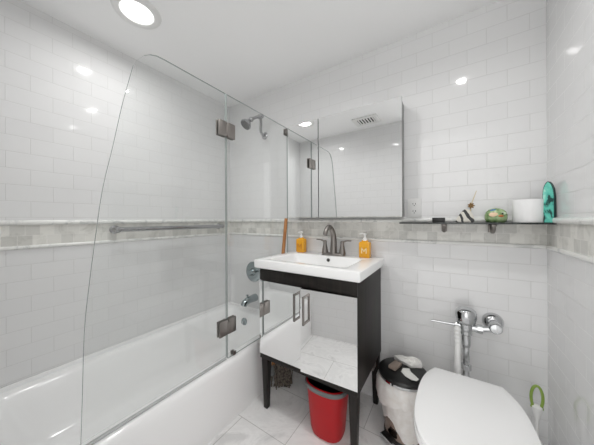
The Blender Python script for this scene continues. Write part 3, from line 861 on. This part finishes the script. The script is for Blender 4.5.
# ------------------------------------------------------------------ white tube and toilet brush
t = thing('plastic_tube', 'white ribbed plastic stick upright behind the lid beside the chrome pipe', 'tube', (0.037, 1.385, 0.336))
bm = B(); lathe(bm, [(0.015, 0.336), (0.0135, 0.35), (0.0125, 0.60), (0.008, 0.606), (0.0, 0.607)], (0.037, 1.385, 0), n=20)
obj('tube_body', bm, 'white', t)
for k in range(4):
    z = 0.592 - k * 0.019
    bm = B(); lathe(bm, [(0.0125, z - 0.006), (0.0146, z - 0.004), (0.0146, z + 0.004), (0.0125, z + 0.006)], (0.037, 1.385, 0), n=20)
    obj('grip_ring', bm, 'white', t)

gx, gy = 0.314, 1.38
t = thing('toilet_brush', 'white toilet brush with a lime green loop handle in the corner', 'toilet brush', (gx, gy, 0))
bm = B(); lathe(bm, [(0.040, 0.0), (0.043, 0.004), (0.040, 0.10), (0.034, 0.165), (0.036, 0.172), (0.030, 0.173), (0.028, 0.16), (0.03, 0.02)], (gx, gy, 0), n=32)
obj('holder', bm, 'white', t)
bm = B(); lathe(bm, [(0.026, 0.05), (0.026, 0.12), (0.007, 0.14), (0.0055, 0.17), (0.0055, 0.275), (0.009, 0.29), (0.017, 0.325), (0.017, 0.336), (0.008, 0.342)], (gx, gy, 0), n=20)
obj('stem', bm, 'white', t)
bm = B()
lp = [(gx + 0.018 * math.cos(R(a)), gy, 0.372 + 0.050 * math.sin(R(a))) for a in range(-40, 221, 10)]
lp = [(gx + 0.016, gy, 0.328)] + lp + [(gx - 0.016, gy, 0.328)]
tube(bm, lp, 0.0052, 10)
obj('loop_handle', bm, 'green', t, label='lime green loop handle')

# ------------------------------------------------------------------ shelf and what stands on it
HZ = 1.117
t = thing('wall_shelf', 'narrow smoked glass wall shelf on metal brackets above the toilet', 'shelf', (0.07, YB, HZ))
bm = B(); bx(bm, -0.224, XR - 0.004, 1.374, 1.483, HZ - 0.008, HZ, 0.001)
obj('shelf_board', bm, 'smoke', t)
for xx in (-0.017, 0.180):
    bm = B()
    tube(bm, smooth_path([(xx, 1.483, HZ - 0.012), (xx, 1.470, HZ - 0.034), (xx, 1.445, HZ - 0.046), (xx, 1.42, HZ - 0.034), (xx, 1.408, HZ - 0.0125)], 5), 0.0085, 12)
    bx(bm, xx - 0.012, xx + 0.012, 1.478, YB - 0.0003, HZ - 0.050, HZ - 0.009, 0.003)
    bx(bm, xx - 0.010, xx + 0.010, 1.398, 1.418, HZ - 0.020, HZ - 0.0082, 0.003)
    obj('bracket', bm, 'nickel', t)

bm = B(); bx(bm, -0.070, -0.012, 1.415, 1.460, HZ, HZ + 0.024, 0.002)
tag(obj('trinket_box', bm, 'black'), 'small plain black box on the shelf end nearest the mirror', 'box')

t = thing('ornament', 'black and white swirled ornament with a dried brown flower on the shelf', 'ornament', (0.07, 1.44, HZ))
bm = B()
prism(bm, [(0.030, 0.0), (0.110, 0.0), (0.108, 0.026), (0.097, 0.054), (0.080, 0.068), (0.064, 0.062), (0.044, 0.032)], lambda a, b, q: (a, q, HZ + b), 1.425, 1.452)
bmesh.ops.bevel(bm, geom=bm.edges[:], offset=0.004, segments=2, affect='EDGES')
obj('ornament_body', bm, 'swirl', t)
bm = B()
for k in range(7):
    a = 2 * math.pi * k / 7
    c = Vector((0.096, 1.428, HZ + 0.082)); e = c + Vector((0.015 * math.cos(a), -0.004, 0.015 * math.sin(a)))
    tube(bm, [c, c.lerp(e, 0.5), e], [0.003, 0.0052, 0.0012], 8)
ball(bm, (0.096, 1.426, HZ + 0.082), 0.006, 0.005, 0.006, 12)
obj('flower', bm, 'brown', t)
bm = B(); tube(bm, [(0.094, 1.438, HZ + 0.05), (0.098, 1.436, HZ + 0.09), (0.118, 1.435, HZ + 0.155)], [0.0024, 0.0024, 0.0014], 8)
tube(bm, [(0.092, 1.438, HZ + 0.05), (0.096, 1.432, HZ + 0.082)], 0.0014, 8)
obj('straw_stem', bm, 'straw', t)

# painted stone
px0, py0 = 0.191, 1.438
t = thing('painted_stone', 'rounded green glazed stone with blue and peach painted patches on the shelf', 'ornament', (px0, py0, HZ))
bm = B()
lathe(bm, [(0.030, 0.0), (0.037, 0.004), (0.042, 0.018), (0.042, 0.034), (0.037, 0.050), (0.026, 0.061), (0.012, 0.066), (0.0, 0.067)], (px0, py0, HZ), n=36)
for v in bm.verts: v.co.y = py0 + (v.co.y - py0) * 0.8
obj('stone_body', bm, 'pottery', t)
for (dx, dz, rx_, rz_, m, lb) in ((-0.012, 0.036, 0.018, 0.011, 'peach', 'peach painted patch'), (0.020, 0.042, 0.014, 0.008, 'palegreen', 'pale green painted patch'), (0.012, 0.030, 0.012, 0.006, 'orangeglaze', 'rust red painted patch'),
                                  (-0.010, 0.056, 0.014, 0.006, 'blue', 'blue painted patch'), (-0.012, 0.045, 0.005, 0.004, 'black', 'black painted dot'), (0.020, 0.042, 0.0045, 0.004, 'black', 'black painted dot')):
    rr = 0.042 if dz < 0.036 else 0.042 - 0.9 * max(0, dz - 0.036) ** 1.0 * 0.75
    yy = py0 - 0.8 * math.sqrt(max(rr * rr - dx * dx, 1e-5))
    bm = B(); ball(bm, (px0 + dx, yy + 0.0015 - (0.0022 if m == 'black' else 0), HZ + dz), rx_, 0.004, rz_, 16)
    obj('painted_patch', bm, m, t, label=lb)

t = thing('paper_roll', 'white toilet paper roll standing on end on the shelf', 'toilet paper', (0.302, 1.434, HZ))
bm = B(); lathe(bm, [(0.020, 0.004), (0.020, 0.001), (0.052, 0.0), (0.0535, 0.003), (0.0535, 0.098), (0.052, 0.101), (0.020, 0.101), (0.020, 0.098)], (0.302, 1.434, HZ), n=48, cap0=False, cap1=False)
lathe(bm, [(0.020, 0.004), (0.020, 0.098)], (0.302, 1.434, HZ), n=48, cap0=False, cap1=False)
obj('paper', bm, 'roll', t)
bm = B(); lathe(bm, [(0.0185, 0.001), (0.0198, 0.001), (0.0198, 0.100), (0.0185, 0.100)], (0.302, 1.434, HZ), n=32, cap0=False, cap1=False)
obj('core', bm, 'packet', t)

t = thing('painted_board', 'teal patina pointed ornamental board leaning in the corner of the shelf', 'ornament', (0.363, 1.40, HZ))
def board(grow):
    half = [(0.016, 0.0), (0.0175, 0.03), (0.018, 0.07), (0.0185, 0.11), (0.016, 0.142), (0.010, 0.163), (0.003, 0.173)]
    sm = [(p.x + grow, p.y) for p in smooth_path([(a, b, 0) for a, b in half], 4)]
    return [(a, b) for a, b in sm] + [(-a, b) for a, b in sm[::-1]]
bm = B(); prism(bm, board(0.0), lambda a, b, q: (0.3535 + 0.8 * a + 0.6 * q, 1.386 - 0.6 * a + 0.8 * q + b * 0.05, HZ + b), 0.0, 0.013)
obj('board_body', bm, ['tealdark'], t)
bm = B(); prism(bm, board(-0.002), lambda a, b, q: (0.3535 + 0.8 * a - 0.6 * q, 1.386 - 0.6 * a - 0.8 * q + b * 0.05, HZ + 0.001 + b * 0.98), -0.002, 0.0015)
obj('painted_face', bm, 'teal', t, label='mottled teal painted face')

# ------------------------------------------------------------------ wall outlet
ux, uz = -0.163, 1.198
t = thing('power_outlet', 'white duplex power outlet on the tile beside the mirror', 'outlet', (ux, YB, uz))
bm = B(); bx(bm, ux - 0.035, ux + 0.035, YB - 0.006, YB - 0.0002, uz - 0.056, uz + 0.056, 0.0025)
obj('cover_plate', bm, 'white', t)
for s in (-1, 1):
    bm = B(); loft(bm, [[Vector((p.x, y_, p.z)) for p in [Vector((a.x, 0, a.y)) for a in rrect(ux - 0.017, ux + 0.017, uz + s * 0.021 - 0.0145, uz + s * 0.021 + 0.0145, 0.008, 0, 5)]] for y_ in (YB - 0.005, YB - 0.0075)])
    r_ = obj('receptacle', bm, 'white', t)
    bm = B()
    for dx in (-0.0065, 0.0065):
        bx(bm, ux + dx - 0.0013, ux + dx + 0.0013, YB - 0.0080, YB - 0.0070, uz + s * 0.021 - 0.001, uz + s * 0.021 + 0.008)
    lathe(bm, [(0.0026, 0.0070), (0.0026, 0.0081)], (ux, YB, uz + s * 0.021 - 0.007), (0, -1, 0), 12)
    obj('slots', bm, 'slot', r_, smooth=None)
